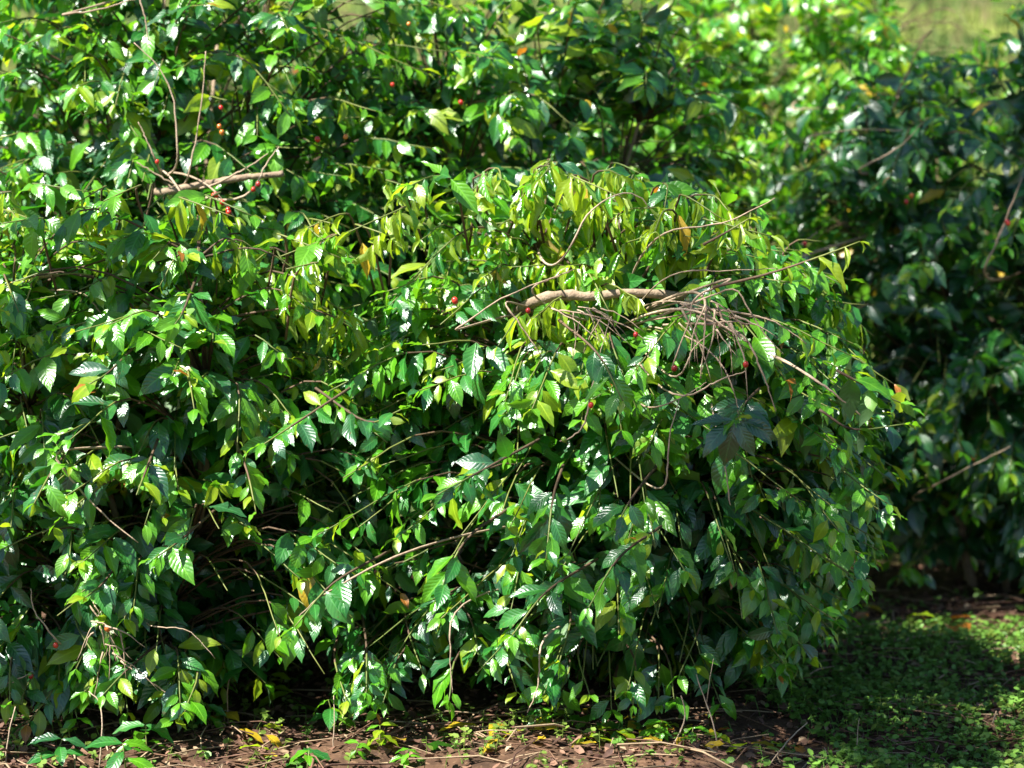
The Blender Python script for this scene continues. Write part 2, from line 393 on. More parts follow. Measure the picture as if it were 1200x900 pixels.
        ln = np.linalg.norm(tip - a); mid = (a * 0.45 + tip * 0.55) + np.array([*rng.normal(0, 0.05 * ln, 2), 0.16 * ln + rng.uniform(0, 0.05)])
        pts = spline([a, mid, tip], 9)
        limp = s.limp_top is not None and s.limp_top(tip, rng)
        L = np.sum(np.linalg.norm(np.diff(pts, axis=0), axis=1))
        dressed = rng.uniform(0.34, 0.62)
        s.twigs.append((pts, 0.0042, 0.0016)); s.dress(pts, max(0.12, 1 - dressed / max(L, 0.1)), limp, young=rng.choice([0.05, 0.15, 0.5]))
    def bare(s, ctrl, r0, r1, mat=M_DRY, name="branch", sides=7, n=14, wob=0.0010, label=None):
        n = 26 if r0 > .008 else n; sides = 9 if r0 > .008 else sides; q = spline(ctrl, n); pts = q.copy(); pts[1:-1] += s.rng.normal(0, wob, (n - 2, 3)); m = 0
        if n != 8:                                          # the inner end runs back to a stem
            st = np.concatenate(s.stems); a = st[int(np.argmin(np.linalg.norm((st - pts[0]) * [1, 1, 1.6], axis=1)))]; m = 6
            t0 = unit(pts[0] - pts[2]); ln = float(np.linalg.norm(a - pts[0])); e = pts[0] + t0 * ln * .3 * max(.12, .5 + .5 * float(np.dot(t0, unit(a - pts[0])))) ; e2 = (e + a) / 2 + s.rng.normal(0, .02, 3); m = 10
            bz = np.array([(1 - u) ** 3 * a + 3 * u * (1 - u) ** 2 * e2 + 3 * u * u * (1 - u) * e + u ** 3 * pts[0] for u in np.linspace(0, 1, m + 1)]); pts = np.vstack([bz[:-1], pts]); n += m
        v, f = tube(pts, np.linspace(r0, r1 if r0 > .008 else r1 * .55, n) * (1 if r0 > .008 else .8) * (1 + s.rng.uniform(-.13, .16, n)), sides); p = Poly(); p.add(v, f, 0, s.rng.random())
        o = link(name, p.mesh(name, [mat], s.base), s.root)
        if label: o["label"] = label
        s.wood.append(pts); return pts
    def sprig(s, ctrl, start, limp=False, **k):
        pts = spline(ctrl, 11); s.twigs.append((pts, 0.0045, 0.0018)); s.dress(pts, start, limp, **k); return pts
    def cherry(s, p):
        s.cherries.append(p)
    def arrays(s):
        s.L = {k: np.array(v) for k, v in s.L.items()}; d = unit(s.L.pop("d")); n = s.L.pop("n"); n = unit(n - d * np.sum(n * d, 1, keepdims=True))
        s.L["rot"] = np.stack([d, np.cross(n, d), n], -1)
        L = s.L; mid = L["pos"] + L["rot"][:, :, 0] * (L["size"] * 0.5)[:, None]; tipz = L["pos"][:, 2] + L["rot"][:, 2, 0] * L["size"]
        px, py = project(mid); keep = (tipz > 0.0) & (L["pos"][:, 2] > 0.03)
        if s.edge is not None: keep &= px < s.edge(py) + 12
        for gx_, gy_, gr, a, b in GAPS: keep &= ~(((px - gx_) ** 2 + ((py - gy_) * 1.1) ** 2 < gr * gr) & (mid[:, 1] > a) & (mid[:, 1] < b))
        s.L = {k: v[keep] for k, v in L.items()}

SHRUBS = []
def shrub(*a, **k):
    x = Shrub(*a, **k); SHRUBS.append(x); return x

# ages: dark, grown, fresh, limp, bronze, yellow
def limp_zone(p, r):
    px, py = project(p); e = ((px - 560) / 330) ** 2 + ((py - 300) / 150) ** 2
    return r.random() < 0.8 - 0.6 * e
front = shrub("rounded low coffee shrub bulging towards the viewer with limp yellow-green leaves on top", (0.30, 6.72), 0.92, 0.82, 1.54, 700, 11,
              (.24, .46, .27, .03, .0, .0), limp_top=limp_zone, edge=lambda py: np.interp(py, [200, 270, 340, 400, 470, 600, 700, 800, 870], [960, 1035, 1040, 1062, 1090, 1080, 1035, 960, 910]))
left = shrub("low glossy coffee shrub at the left edge with leaves down to the bare soil", (-1.12, 6.62), 0.82, 0.75, 1.50, 580, 12,
             (.28, .44, .25, .03, .0, .002), limp_top=limp_zone)
tall = shrub("tall open coffee shrub with red cherries and bare upright shoots behind the low left one", (-1.10, 7.45), 1.05, 0.7, 2.52, 500, 13,
             (.42, .40, .16, .02, .0, .004), zc=0.55)
midback = shrub("tall dense coffee shrub behind the rounded low one", (0.02, 7.95), 0.85, 0.75, 2.45, 540, 14,
                (.46, .40, .13, .02, .0, .003), zc=0.55)
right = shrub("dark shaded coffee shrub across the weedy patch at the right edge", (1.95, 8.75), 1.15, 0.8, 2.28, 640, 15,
              (.62, .32, .06, .0, .0, .005), high=False)  # mostly the dark leaf colour, so part of this shrub's shade is painted in
bright = shrub("sunlit yellow-green coffee shrub in the back row above the dark one", (1.12, 9.9), 1.0, 0.8, 2.75, 500, 16,
               (.05, .26, .46, .20, .0, .03), zc=0.6)
rearl = shrub("coffee shrub in the back row glimpsed through the open shrub with cherries", (-1.45, 9.5), 1.15, 0.8, 3.0, 300, 17,
              (.36, .42, .20, .01, .0, .01), zc=0.55)
rearr = shrub("coffee shrub in the back row at the right, glimpsed behind the dark one", (2.05, 10.5), 0.85, 0.7, 2.15, 120, 19,
              (.30, .42, .25, .02, .0, .01), zc=0.5)
rearm = shrub("coffee shrub in the back row seen just over the tall dense one", (-0.10, 10.3), 0.6, 0.7, 2.5, 120, 18,
              (.30, .42, .25, .02, .0, .01), zc=0.55)

# ---- bare wood, leafy sprigs and cherries that stand out one by one
def path(y, *pts):
    return [P(p[0], p[1], p[2] if len(p) > 2 else y) for p in pts]
for w, y, r0, r1, pp in [
    (tall, 6.78, .013, .009, ((200, 224), (260, 212), (332, 203))), (tall, 6.7, .005, .003, ((208, 174), (203, 115), (185, 78), (157, 50))),
    (tall, 6.75, .0045, .003, ((222, 200), (235, 130), (241, 60))), (tall, 6.75, .005, .003, ((180, 182), (170, 160), (162, 143))),
    (tall, 6.76, .005, .004, ((205, 216), (180, 202), (160, 190))), (tall, 6.72, .005, .0035, ((268, 208), (290, 196), (314, 180))),
    (tall, 6.74, .005, .003, ((302, 214), (312, 192), (327, 172))), (tall, 6.72, .005, .003, ((212, 226), (222, 245), (232, 262))),
    (tall, 6.7, .004, .003, ((262, 236), (276, 258), (292, 284))), (tall, 6.7, .004, .0025, ((150, 362), (168, 325), (176, 268))),
    (tall, 6.8, .006, .004, ((75, 17), (120, 10), (165, -3))), (tall, 6.8, .005, .004, ((163, -5), (170, 22), (174, 48))),
    (tall, 7.1, .007, .006, ((38, 222), (95, 220), (158, 225))), (left, 6.35, .009, .007, ((-8, 346), (40, 326), (68, 321))),
    (left, 6.3, .005, .003, ((38, 328), (30, 355), (21, 390))), (left, 6.3, .004, .003, ((110, 356), (120, 372), (126, 386))),
    (left, 5.92, .005, .0035, ((66, 538), (92, 572), (125, 606), (162, 636))), (left, 5.95, .004, .003, ((112, 712), (128, 742), (136, 775))),
    (left, 5.95, .004, .003, ((148, 780), (182, 803), (216, 830))), (left, 5.98, .004, .003, ((-5, 806), (18, 798), (38, 787))),
    (left, 5.98, .004, .003, ((62, 745), (40, 715), (36, 690))), (left, 5.95, .003, .002, ((190, 735), (222, 740), (252, 772))),
    (front, 6.22, .017, .012, ((590, 372, 6.6), (635, 350), (665, 346), (700, 347), (742, 343), (830, 350, 6.3))),     (front, 5.98, .005, .003, ((538, 383), (592, 348), (674, 315))), (front, 6.0, .004, .003, ((628, 334), (650, 325), (668, 318))),
    (front, 5.98, .0045, .003, ((597, 364), (615, 388), (635, 418))), (front, 5.85, .0045, .003, ((671, 284), (690, 250), (720, 229), (745, 228), (762, 244))),
    (front, 5.95, .004, .003, ((662, 364), (700, 371), (735, 383), (757, 399))), (front, 5.85, .005, .004, ((852, 330), (816, 349), (808, 375), (787, 432))),
    (front, 5.83, .0055, .004, ((827, 362), (825, 400), (821, 444))), (front, 5.83, .005, .004, ((830, 370), (852, 385), (876, 401))),
    (front, 5.84, .0045, .003, ((832, 347), (861, 339), (876, 360), (896, 391), (918, 415))), (front, 5.86, .0045, .003, ((880, 369), (910, 378), (945, 403))),
    (front, 5.82, .005, .003, ((884, 414), (893, 436), (901, 456), (909, 482))), (front, 5.84, .004, .003, ((824, 456), (850, 443), (873, 435))),
    (front, 5.86, .004, .003, ((804, 428), (815, 405), (846, 381))), (front, 5.87, .003, .002, ((829, 364), (845, 362), (862, 366))),
    (front, 5.87, .0035, .002, ((838, 380), (842, 400), (846, 441))), (front, 5.86, .003, .002, ((845, 368), (862, 374), (880, 384))),
    (front, 5.86, .0035, .002, ((790, 470), (806, 462), (828, 448))), (front, 5.86, .0035, .002, ((857, 450), (863, 470), (868, 500))),
    (front, 5.85, .006, .004, ((962, 450), (990, 471), (1020, 495))), (front, 5.84, .004, .003, ((782, 556), (785, 512), (796, 468))),
    (front, 5.84, .004, .003, ((843, 518), (850, 550), (856, 592))), (front, 5.8, .0045, .0035, ((690, 473), (685, 496), (672, 511), (656, 517))),
    (front, 5.95, .003, .002, ((812, 317), (860, 317), (912, 314))), (front, 6.05, .004, .003, ((803, 267), (840, 263), (872, 252), (908, 232))),
    (front, 5.85, .005, .003, ((408, 680), (372, 702), (345, 728))),
    (front, 5.85, .0045, .003, ((632, 770), (630, 805), (618, 835))), (front, 5.85, .004, .003, ((527, 745), (528, 780), (530, 812))),
    (right, 7.9, .006, .004, ((1076, 578, 8.1), (1110, 561), (1140, 545), (1184, 523))), (right, 7.95, .006, .004, ((1018, 192), (1055, 171), (1086, 138))),
    (right, 7.85, .007, .005, ((1158, 304), (1176, 264), (1198, 208))), (right, 8.1, .004, .003, ((952, 159), (1000, 152), (1058, 153))),
    (bright, 9.0, .006, .004, ((938, 128), (985, 127), (1030, 126))), (right, 7.95, .006, .004, ((920, 302), (940, 286), (958, 272))),
]:
    w.bare(path(y, *pp), r0, r1, M_BARK if r0 > .008 else M_DRY)
tw = np.random.default_rng(8)
for k in range(18):                                               # fine dead twigs of the tangle
    x0, y0 = 828 + tw.normal(0, 18), 366 + tw.normal(0, 8); a = tw.uniform(-.2, 1.9); l = tw.uniform(30, 95); x1, y1 = x0 + math.cos(a) * l * .9, y0 + math.sin(a) * l + 6
    front.bare(path(5.84 + tw.uniform(-.03, .05), (x0, y0), ((x0 + x1) / 2 + tw.normal(0, 5), (y0 + y1) / 2 - 4), (x1, y1)), tw.uniform(.0022, .0055), .0015, n=8, sides=5)
for k in range(12):
    x0, y0 = 690 + tw.normal(0, 14), 362 + tw.normal(0, 6); x1, y1 = x0 + tw.uniform(-30, 70), y0 + tw.uniform(15, 50)
    front.bare(path(5.97 + tw.uniform(-.03, .05), (x0, y0), ((x0 + x1) / 2, (y0 + y1) / 2 - 5), (x1, y1)), tw.uniform(.0022, .004), .0015, n=8, sides=5)
for k in range(14):
    x0, y0 = 125 + tw.normal(0, 16), 735 + tw.normal(0, 20); x1, y1 = x0 + tw.uniform(-40, 60), y0 + tw.uniform(15, 70)
    left.bare(path(5.9 + tw.uniform(-.03, .05), (x0, y0), ((x0 + x1) / 2, (y0 + y1) / 2 - 5), (x1, y1)), tw.uniform(.0022, .004), .0015, n=8, sides=5)
front.sprig(path(5.8, (835, 337), (900, 321), (960, 301), (1008, 283)), 0.5, True, step=0.042)
front.sprig(path(5.9, (824, 287), (850, 273), (878, 256)), 0.8, True)
front.sprig(path(5.8, (980, 434), (1020, 455), (1055, 472)), 0.25)
front.sprig(path(5.9, (960, 480), (1000, 503), (1060, 497)), 0.3)
for px, py, tx, ty, y in [(560, 560, 512, 580, 5.72), (648, 590, 640, 655, 5.7), (740, 590, 720, 622, 5.72), (640, 700, 600, 745, 5.72), (545, 640, 510, 705, 5.72),
                          (725, 660, 690, 712, 5.7), (390, 690, 345, 735, 5.75), (430, 500, 470, 480, 5.8), (350, 500, 310, 520, 5.8), (700, 420, 730, 470, 5.75)]:
    front.sprig([P(px + (px - tx) * 1.5, py - 45, y + .30), P(px, py - 6, y + .1), P(tx, ty, y)], 0.35, size=0.95, skip=0.0, step=0.045, age=(.2, .5, .3, 0, 0, 0), young=0.3)
for px, py, tx, ty, y in [(130, 440, 105, 450, 5.85), (215, 370, 205, 380, 5.9), (170, 560, 160, 580, 5.8), (60, 560, 40, 590, 5.8), (210, 640, 180, 655, 5.8), (120, 690, 100, 700, 5.82), (150, 790, 120, 815, 5.85), (290, 560, 300, 600, 5.85)]:
    left.sprig([P(px + (px - tx) * 1.5, py - 45, y + .30), P(px, py - 6, y + .1), P(tx, ty, y)], 0.35, size=0.95, skip=0.0, step=0.045, age=(.3, .5, .2, 0, 0, 0), young=0.3)
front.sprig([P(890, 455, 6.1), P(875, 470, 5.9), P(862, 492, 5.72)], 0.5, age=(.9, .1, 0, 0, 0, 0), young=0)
lo = np.random.default_rng(31)
for q in range(34):                                                  # ragged shoots standing out of the crowns' tops
    px = lo.uniform(330, 900); py = np.interp(px, [330, 450, 600, 760, 900], [330, 262, 232, 238, 300]) - lo.uniform(0, 48); y = lo.uniform(6.15, 6.6)
    front.sprig([P(px + lo.uniform(-40, 40), py + 90, y + .1), P(px + lo.uniform(-12, 12), py + 12, y), P(px + lo.uniform(-30, 30), py, y - .06), P(px + lo.uniform(-55, 55), py + lo.uniform(5, 30), y - .14)], 0.3, lo.random() < .75, step=0.042)
for q in range(22):
    px = lo.uniform(-10, 400); py = np.interp(px, [0, 150, 300, 400], [262, 262, 290, 330]) - lo.uniform(0, 55); y = lo.uniform(6.2, 6.7)
    left.sprig([P(px + lo.uniform(-40, 40), py + 90, y + .1), P(px + lo.uniform(-12, 12), py + 12, y), P(px + lo.uniform(-30, 30), py, y - .06), P(px + lo.uniform(-55, 55), py + lo.uniform(5, 30), y - .14)], 0.3, lo.random() < .35, step=0.042, age=(.15, .4, .4, .05, 0, 0))
for w, x0, x1, k in ((left, 5, 250, 13), (front, 390, 840, 16)):     # low shoots hanging to the ground
    for q in range(k):
        px, py, y = lo.uniform(x0, x1), lo.uniform(770, 842), lo.uniform(5.86, 6.1)
        w.sprig([P(px + lo.uniform(-70, 70), py - 95, y + .45), P(px + lo.uniform(-25, 25), py - 55, y + .16), P(px, py, y)], 0.3, size=0.9, step=0.045, young=0.2)
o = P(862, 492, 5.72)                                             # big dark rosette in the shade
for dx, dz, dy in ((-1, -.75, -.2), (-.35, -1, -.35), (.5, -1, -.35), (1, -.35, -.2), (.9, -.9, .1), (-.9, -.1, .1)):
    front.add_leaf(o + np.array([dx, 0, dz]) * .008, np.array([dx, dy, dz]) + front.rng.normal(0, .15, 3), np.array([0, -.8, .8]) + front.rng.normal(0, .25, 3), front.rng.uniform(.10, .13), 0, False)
for w, y, pts in [(tall, 6.68, ((259, 126), (257, 148), (260, 155), (182, 196), (243, 226), (250, 219), (264, 232), (266, 239), (222, 261), (231, 269), (301, 214), (282, 217), (372, 163), (263, 254), (405, 160), (152, 268))),
                  (midback, 7.1, ((460, 99), (479, 28), (540, 120))), (front, 5.82, ((533, 352), (619, 364), (684, 474), (656, 504), (788, 428), (752, 390), (866, 428))),
                  (left, 5.9, ((42, 812), (40, 798), (128, 737), (70, 757))), (right, 7.85, ((1068, 229), (1183, 265), (936, 274), (1176, 262), (1062, 236)))]:
    for p in pts: w.cherry(P(p[0], p[1], y))

# ---- openings in the crowns where one looks into the dark between the twigs: (pixel, pixel radius, from, to distance)
GAPS = [(272, 690, 66, 5, 6.35), (180, 478, 36, 5, 6.6), (562, 640, 36, 5, 6.3), (486, 525, 40, 5, 6.35), (742, 565, 38, 5, 6.35), (150, 600, 36, 5, 6.5), (785, 745, 50, 5, 6.4), (455, 745, 38, 5, 6.4),
        (385, 575, 34, 5, 6.5), (330, 612, 30, 5, 6.6), (40, 640, 30, 5, 6.5), (1180, 345, 48, 6.5, 8.45), (1070, 412, 50, 6.5, 8.45), (1150, 480, 30, 6.5, 8.4), (1010, 330, 30, 6.5, 8.5), (1140, 100, 26, 6.5, 8.4), (975, 268, 40, 6.5, 8.8), (765, 165, 46, 6.5, 8.0), (862, 232, 34, 6.5, 8.8),
        (1120, 200, 40, 6.5, 8.45), (1100, 640, 44, 6.5, 8.45), (610, 415, 30, 5, 6.2), (690, 350, 36, 5, 6.2), (850, 395, 55, 5, 5.98), (460, 330, 20, 5, 6.4), (265, 212, 48, 5, 6.72), (215, 95, 42, 5, 6.66), (275, 120, 30, 5, 7.5),
        (405, 330, 30, 5, 6.5), (600, 330, 24, 5, 6.1), (70, 320, 44, 5, 6.3), (120, 590, 26, 5, 5.88), (415, 10, 26, 5, 11.5), (985, 470, 30, 5, 5.84), (520, 400, 26, 5, 6.3), (660, 400, 30, 5, 6.2), (885, 650, 34, 5, 6.4),
        (950, 560, 28, 5, 6.4), (600, 560, 26, 5, 6.3), (240, 420, 24, 5, 6.5), (30, 470, 26, 5, 6.5), (1105, 15, 55, 6, 11.5), (170, 235, 30, 5, 7.05), (330, 90, 26, 5, 7.4), (700, 780, 40, 5, 6.5), (360, 790, 34, 5, 6.6),
        (105, 520, 26, 5, 6.4), (215, 545, 24, 5, 6.4), (60, 720, 26, 5, 6.4), (190, 750, 24, 5, 6.4), (240, 610, 30, 5, 6.5), (430, 600, 26, 5, 6.35), (520, 640, 22, 5, 6.3), (640, 560, 22, 5, 6.3), (690, 640, 24, 5, 6.3), (780, 640, 28, 5, 6.4),
        (860, 720, 30, 5, 6.4), (620, 720, 22, 5, 6.3), (545, 790, 24, 5, 6.4), (470, 680, 22, 5, 6.3), (835, 600, 26, 5, 6.3), (900, 560, 22, 5, 6.4), (30, 420, 22, 5, 6.4), (300, 440, 20, 5, 6.4), (360, 400, 20, 5, 6.4), (560, 480, 20, 5, 6.2),
        (90, 330, 22, 5, 6.9), (330, 300, 26, 5, 6.9), (420, 265, 26, 5, 7.0), (110, 150, 22, 5, 7.2), (350, 180, 22, 5, 7.3), (50, 90, 22, 5, 7.2), (560, 160, 24, 5, 7.7), (660, 130, 24, 5, 7.7), (500, 60, 22, 5, 7.7)]
for s in SHRUBS: s.arrays()

# ---- which leaves and twigs show largest: look from the camera through a coarse grid of rays
QV = []; QF = []; QID = []; nq = 0
for si, s in enumerate(SHRUBS):
    L = s.L; R = L["rot"]; z = L["size"][:, None, None]
    V = np.einsum("nij,nkj->nki", R, SH_V[L["var"]][:, [0, 11, 15, 21, 25, 31]] * z) + L["pos"][:, None]
    n = len(V); o = nq + 6 * np.arange(n)
    QV.append(V.reshape(-1, 3))
    for f in ((0, 1, 2), (1, 3, 4), (1, 4, 2), (3, 5, 4)):
        QF.append(np.stack([o + f[0], o + f[1], o + f[2]], -1)); QID.append(np.stack([np.full(n, si), np.arange(n)], -1))
    nq += 6 * n
    for ti, (pts, r0, r1) in enumerate(s.twigs):
        v, f = tube(pts, np.linspace(r0, r1, len(pts)), 3, False); QV.append(v); f = np.array(f) + nq; nq += len(v)
        QF += [f[:, [0, 1, 2]], f[:, [0, 2, 3]]]; QID += [np.stack([np.full(len(f), si), np.full(len(f), -1 - ti)], -1)] * 2
QV = np.concatenate(QV); QF = np.concatenate(QF); QID = np.concatenate(QID)
bvh = BVHTree.FromPolygons(QV.tolist(), QF.tolist(), all_triangles=True)
hits = [dict() for _ in SHRUBS]; c, sn = math.cos(PITCH), math.sin(PITCH); org = Vector(CAM)
for py in range(1, 900, 3):
    for px in range(1, 1200, 3):
        dx, dz = (px - 600) / FPX, (450 - py) / FPX
        h = bvh.ray_cast(org, Vector((dx, c + dz * sn, -sn + dz * c)))
        if h[2] is not None:
            a, b = QID[h[2]]; d = hits[a]; d[b] = d.get(b, 0) + 1

cp = Poly(); ca = np.arange(10) / 10 * 2 * PI                # a coffee cherry with its stalk and blunt crown
rings = [(-.0090, .0028), (-.0065, .0062), (-.001, .0080), (.0045, .0070), (.0082, .0032), (.0078, .0012)]
cv = np.array([[r * math.cos(a), r * 0.92 * math.sin(a), z] for z, r in rings for a in ca])
cp.add(cv, [(i * 10 + j, i * 10 + (j + 1) % 10, (i + 1) * 10 + (j + 1) % 10, (i + 1) * 10 + j) for i in range(5) for j in range(10)] + [tuple(range(10))[::-1], tuple(range(50, 60))], 0, 0.3)
v, f = tube([(0, 0, -.0085), (.001, 0, -.013), (.003, 0, -.018)], [.0013] * 3, 4); cp.add(v, f, 1, 0.5)
CHERRIES = [cp.mesh("cherry", [m, M_TWIGG]) for m in M_CHERRY]
for si, s in enumerate(SHRUBS):
    h = hits[si]; L = s.L
    big = sorted((k for k in h if k >= 0 and h[k] >= 4), key=lambda k: -h[k])[:300]
    for k in big:
        o = bpy.data.objects.new("leaf", leaf_mesh(int(L["var"][k]), int(L["cls"][k]))); COL.objects.link(o); o.parent = s.root
        M = Matrix(L["rot"][k].tolist()).to_4x4() @ Matrix.Scale(float(L["size"][k]), 4); M.translation = Vector(L["pos"][k] - s.base); o.matrix_local = M
    for p in s.cherries:
        W = np.concatenate(s.wood + [t[0] for t in s.twigs]); dd = np.linalg.norm((W - p) * [1, .5, 1], axis=1); j = int(np.argmin(dd))
        if dd[j] < 0.07: p = W[j] + np.array([s.rng.uniform(-.008, .008), -.013, s.rng.uniform(-.010, .004)])
        o = link("cherry", CHERRIES[int(s.rng.choice(4, p=[.45, .3, .15, .1]))], s.root, p - s.base); o.rotation_euler = tuple(s.rng.uniform(-0.5, 0.5, 3)); o.scale = (float(s.rng.uniform(0.85, 1.15)),) * 3
    rest = np.ones(len(L["var"]), bool); rest[big] = False
    fine = np.array([h.get(k, 0) > (0 if s.base[1] < 7.6 else 25) for k in range(len(rest))])
    tag(link("foliage", leaves_joined("foliage", {k: v[rest] for k, v in L.items()}, s.base, fine[rest]), s.root), kind="stuff")
    seen = set(sorted((-1 - k for k in h if k < 0 and h[k] >= 3), key=lambda k: -h[-1 - k])[:250]); rp = Poly()
    for ti, (pts, r0, r1) in enumerate(s.twigs):
        n = len(pts); v, f = tube(pts, np.linspace(r0, r1, n), 5); m = [1 if i // 5 > n * 0.52 else 0 for i in range(len(f))]; rv = s.rng.random()
        if ti in seen:
            p = Poly(); p.add(v, f, m, rv); link("twig", p.mesh("twig", [M_TWIG, M_TWIGG], s.base), s.root)
        else: rp.add(v, f, m, rv)
    if rp.n: tag(link("twigs", rp.mesh("twigs", [M_TWIG, M_TWIGG], s.base), s.root), kind="stuff")
print("leaves", sum(len(s.L["var"]) for s in SHRUBS), "seen", [len(h) for h in hits])

# ------------------------------------------------------------------ unseen tree added left of the view, crown lobes set to shade the right
rng = np.random.default_rng(303)
SV = np.array(SUN_TO); LOBES = [(np.array([2.25, 8.4, 1.0]) + SV * 9.0, 1.0, 14), (np.array([1.12, 5.88, 0.06]) + SV * 9.0, 0.32, 5)]
cc = LOBES[0][0]; tb = np.array([cc[0] - 1.2, cc[1] - 0.8, 0.0]); tree = bpy.data.objects.new("added_shade_tree", None); COL.objects.link(tree); tree.location = tb
tag(tree, "unseen slender tree added left of the coffee shrubs to cast shade", "tree")
tp = spline([tb - [0, 0, .1], tb + [.1, .1, 3.0], (tb + cc) / 2 + [-.3, 0, 1.6], cc + [-.2, -.1, .2]], 20); v, f = tube(tp, np.linspace(.12, .03, 20), 10); q = Poly(); q.add(v, f, 0, .4); link("trunk", q.mesh("trunk", [M_BARK], tb), tree)
TL = {k: [] for k in ("pos", "rot", "size", "var", "cls", "rnd")}
for ce, rad, nl in LOBES:
    for k in range(nl):
        u = unit(rng.normal(size=3)); tip = ce + u * rad * rng.uniform(.45, 1.0); a = tp[int(rng.integers(13, 19))]; lp = spline([a, (a + tip) / 2 + [0, 0, .15], tip], 8); v, f = tube(lp, np.linspace(.022, .006, 8), 5); q = Poly(); q.add(v, f, 0, rng.random()); link("limb", q.mesh("limb", [M_BARK], tb), tree)
        for j in range(95):
            o = tip + rng.normal(0, .17, 3); d = unit(rng.normal(size=3) + [0, 0, -.5]); nn = unit(np.cross(d, rng.normal(size=3)) + [0, 0, .3]); nn = unit(nn - d * np.dot(nn, d))
            TL["pos"].append(o); TL["rot"].append(np.stack([d, np.cross(nn, d), nn], -1)); TL["size"].append(rng.uniform(.13, .2)); TL["var"].append(int(rng.integers(0, 10))); TL["cls"].append(int(rng.choice([0, 1, 1, 2]))); TL["rnd"].append(rng.random())
TL = {k: np.array(v) for k, v in TL.items()}
tag(link("crown", leaves_joined("crown", TL, tb, np.zeros(len(TL["var"]), bool)), tree), kind="stuff")

# ------------------------------------------------------------------ on the ground
rng = np.random.default_rng(77)
def ground_at(px, py):
    """where the ground shows at a pixel"""
    p = P(px, py, 1.0) - CAM; k = -CAM[2] / p[2]; q = CAM + p * k
    q[2] = float(ground_z(q[0], q[1])); return q
def flat_frame(rng, tilt=0.25):
    n = unit(np.array([0, 0, 1.0]) + rng.normal(0, tilt, 3)); a = rng.uniform(0, 2 * PI); d = np.array([math.cos(a), math.sin(a), 0]); d = unit(d - n * np.dot(n, d))
    return d, np.cross(n, d), n
def scatter_poly(n, xr, yr, size, mats, shape, zoff, tilt, keep=None, probs=None):
    p = Poly(); k = 0
    while k < n:
        x, y = rng.uniform(*xr), rng.uniform(*yr)
        k += 1
        if keep is not None and not keep(x, y): continue
        d, e, nn = flat_frame(rng, tilt); sz = rng.uniform(*size); o = np.array([x, y, float(ground_z(x, y)) + rng.uniform(*zoff)])
        V, F = shape(rng); p.add(o + sz * (V[:, :1] * d + V[:, 1:2] * e + V[:, 2:] * nn), F, int(rng.choice(len(mats), p=probs)), rng.random())
    return p
def flake(r):
    c = r.uniform(-.25, .35); w = r.uniform(.18, .38); t = r.uniform(-.15, .15)
    return np.array([(-.5, 0, c * .6), (-.15, w, c * .2 + .08 + t), (-.12, 0, 0), (-.15, -w, c * .2 + .1), (.25, w * .8, c * .3 + .05), (.22, 0, .02), (.25, -w * .7, c * .3 - t), (.55, .03, c * .8)]), [(0, 2, 1), (0, 3, 2), (1, 2, 5, 4), (2, 3, 6, 5), (4, 5, 7), (5, 6, 7)]
def straw(r):
    b = r.uniform(-.12, .12); c = r.uniform(0, .1)
    return tube([(-.5, 0, 0), (-.1, b, c), (.5, b * .3, c * .4)], [.011, .012, .007], 3, False)
lit = scatter_poly(22000, (-1.9, 2.6), (5.3, 9.6), (0.007, 0.040), M_LITTER, flake, (0.002, 0.012), 0.35, probs=[.55, .36, .09])
tag(link("leaf_litter", lit.mesh("leaf_litter", M_LITTER)), "brown dry leaf fragments covering the soil below the shrubs", "leaf litter", kind="stuff")
st = scatter_poly(1300, (-1.8, 2.4), (5.3, 8.6), (0.08, 0.32), M_LITTER, straw, (0.006, 0.02), 0.12, probs=[.1, .35, .55])
tag(link("straw", st.mesh("straw", M_LITTER)), "thin dry straw and stem bits strewn over the soil", "straw", kind="stuff")

def weed_patch(x, y):
    px, py = project(np.array([x, y, 0.02])); n = math.sin(3.7 * x + 1.1) * math.sin(4.3 * y + .7) + 0.5 * math.sin(9 * x - 5 * y)
    edge = 960 + 90 * math.sin(py / 33.0) - (py - 800) * 0.15
    if px > edge - 40 and py > 725: return rng.random() < 0.75 + 0.3 * n
    return rng.random() < 0.06 + (0.16 if n > 0.6 else 0)
wp = Poly()
for k in range(22000):
    x, y = rng.uniform(-1.7, 2.6), rng.uniform(5.35, 8.5)
    if not weed_patch(x, y): continue
    z = float(ground_z(x, y)); h = rng.uniform(0.015, 0.06); o = np.array([x, y, z]); lean = rng.normal(0, .012, 2); top = o + np.array([*lean, h]); m = int(rng.random() < (0.2 if x > .6 else .6)); rv = rng.random()
    wp.add(*tube([o, top], [.0012, .001], 3, False), m, rv)
    for q in range(rng.integers(3, 7)):
        d, e, nn = flat_frame(rng, 0.4); sz = rng.uniform(.010, .021); b = top + np.array([0, 0, -h * .5 * rng.random()])
        V = np.array([(0, 0, 0), (.45, .42, .08), (.62, 0, 0), (.45, -.42, .08), (1, .38, .02), (1.25, 0, -.08), (1, -.38, .02)]) * sz
        wp.add(b + V[:, :1] * d + V[:, 1:2] * e + V[:, 2:] * nn, [(0, 2, 1), (0, 3, 2), (1, 2, 5, 4), (2, 3, 6, 5)], m, rv)
tag(link("ground_cover", wp.mesh("ground_cover", M_WEED)), "low round-leaved green weeds spreading over the shaded soil", "weeds", kind="stuff")

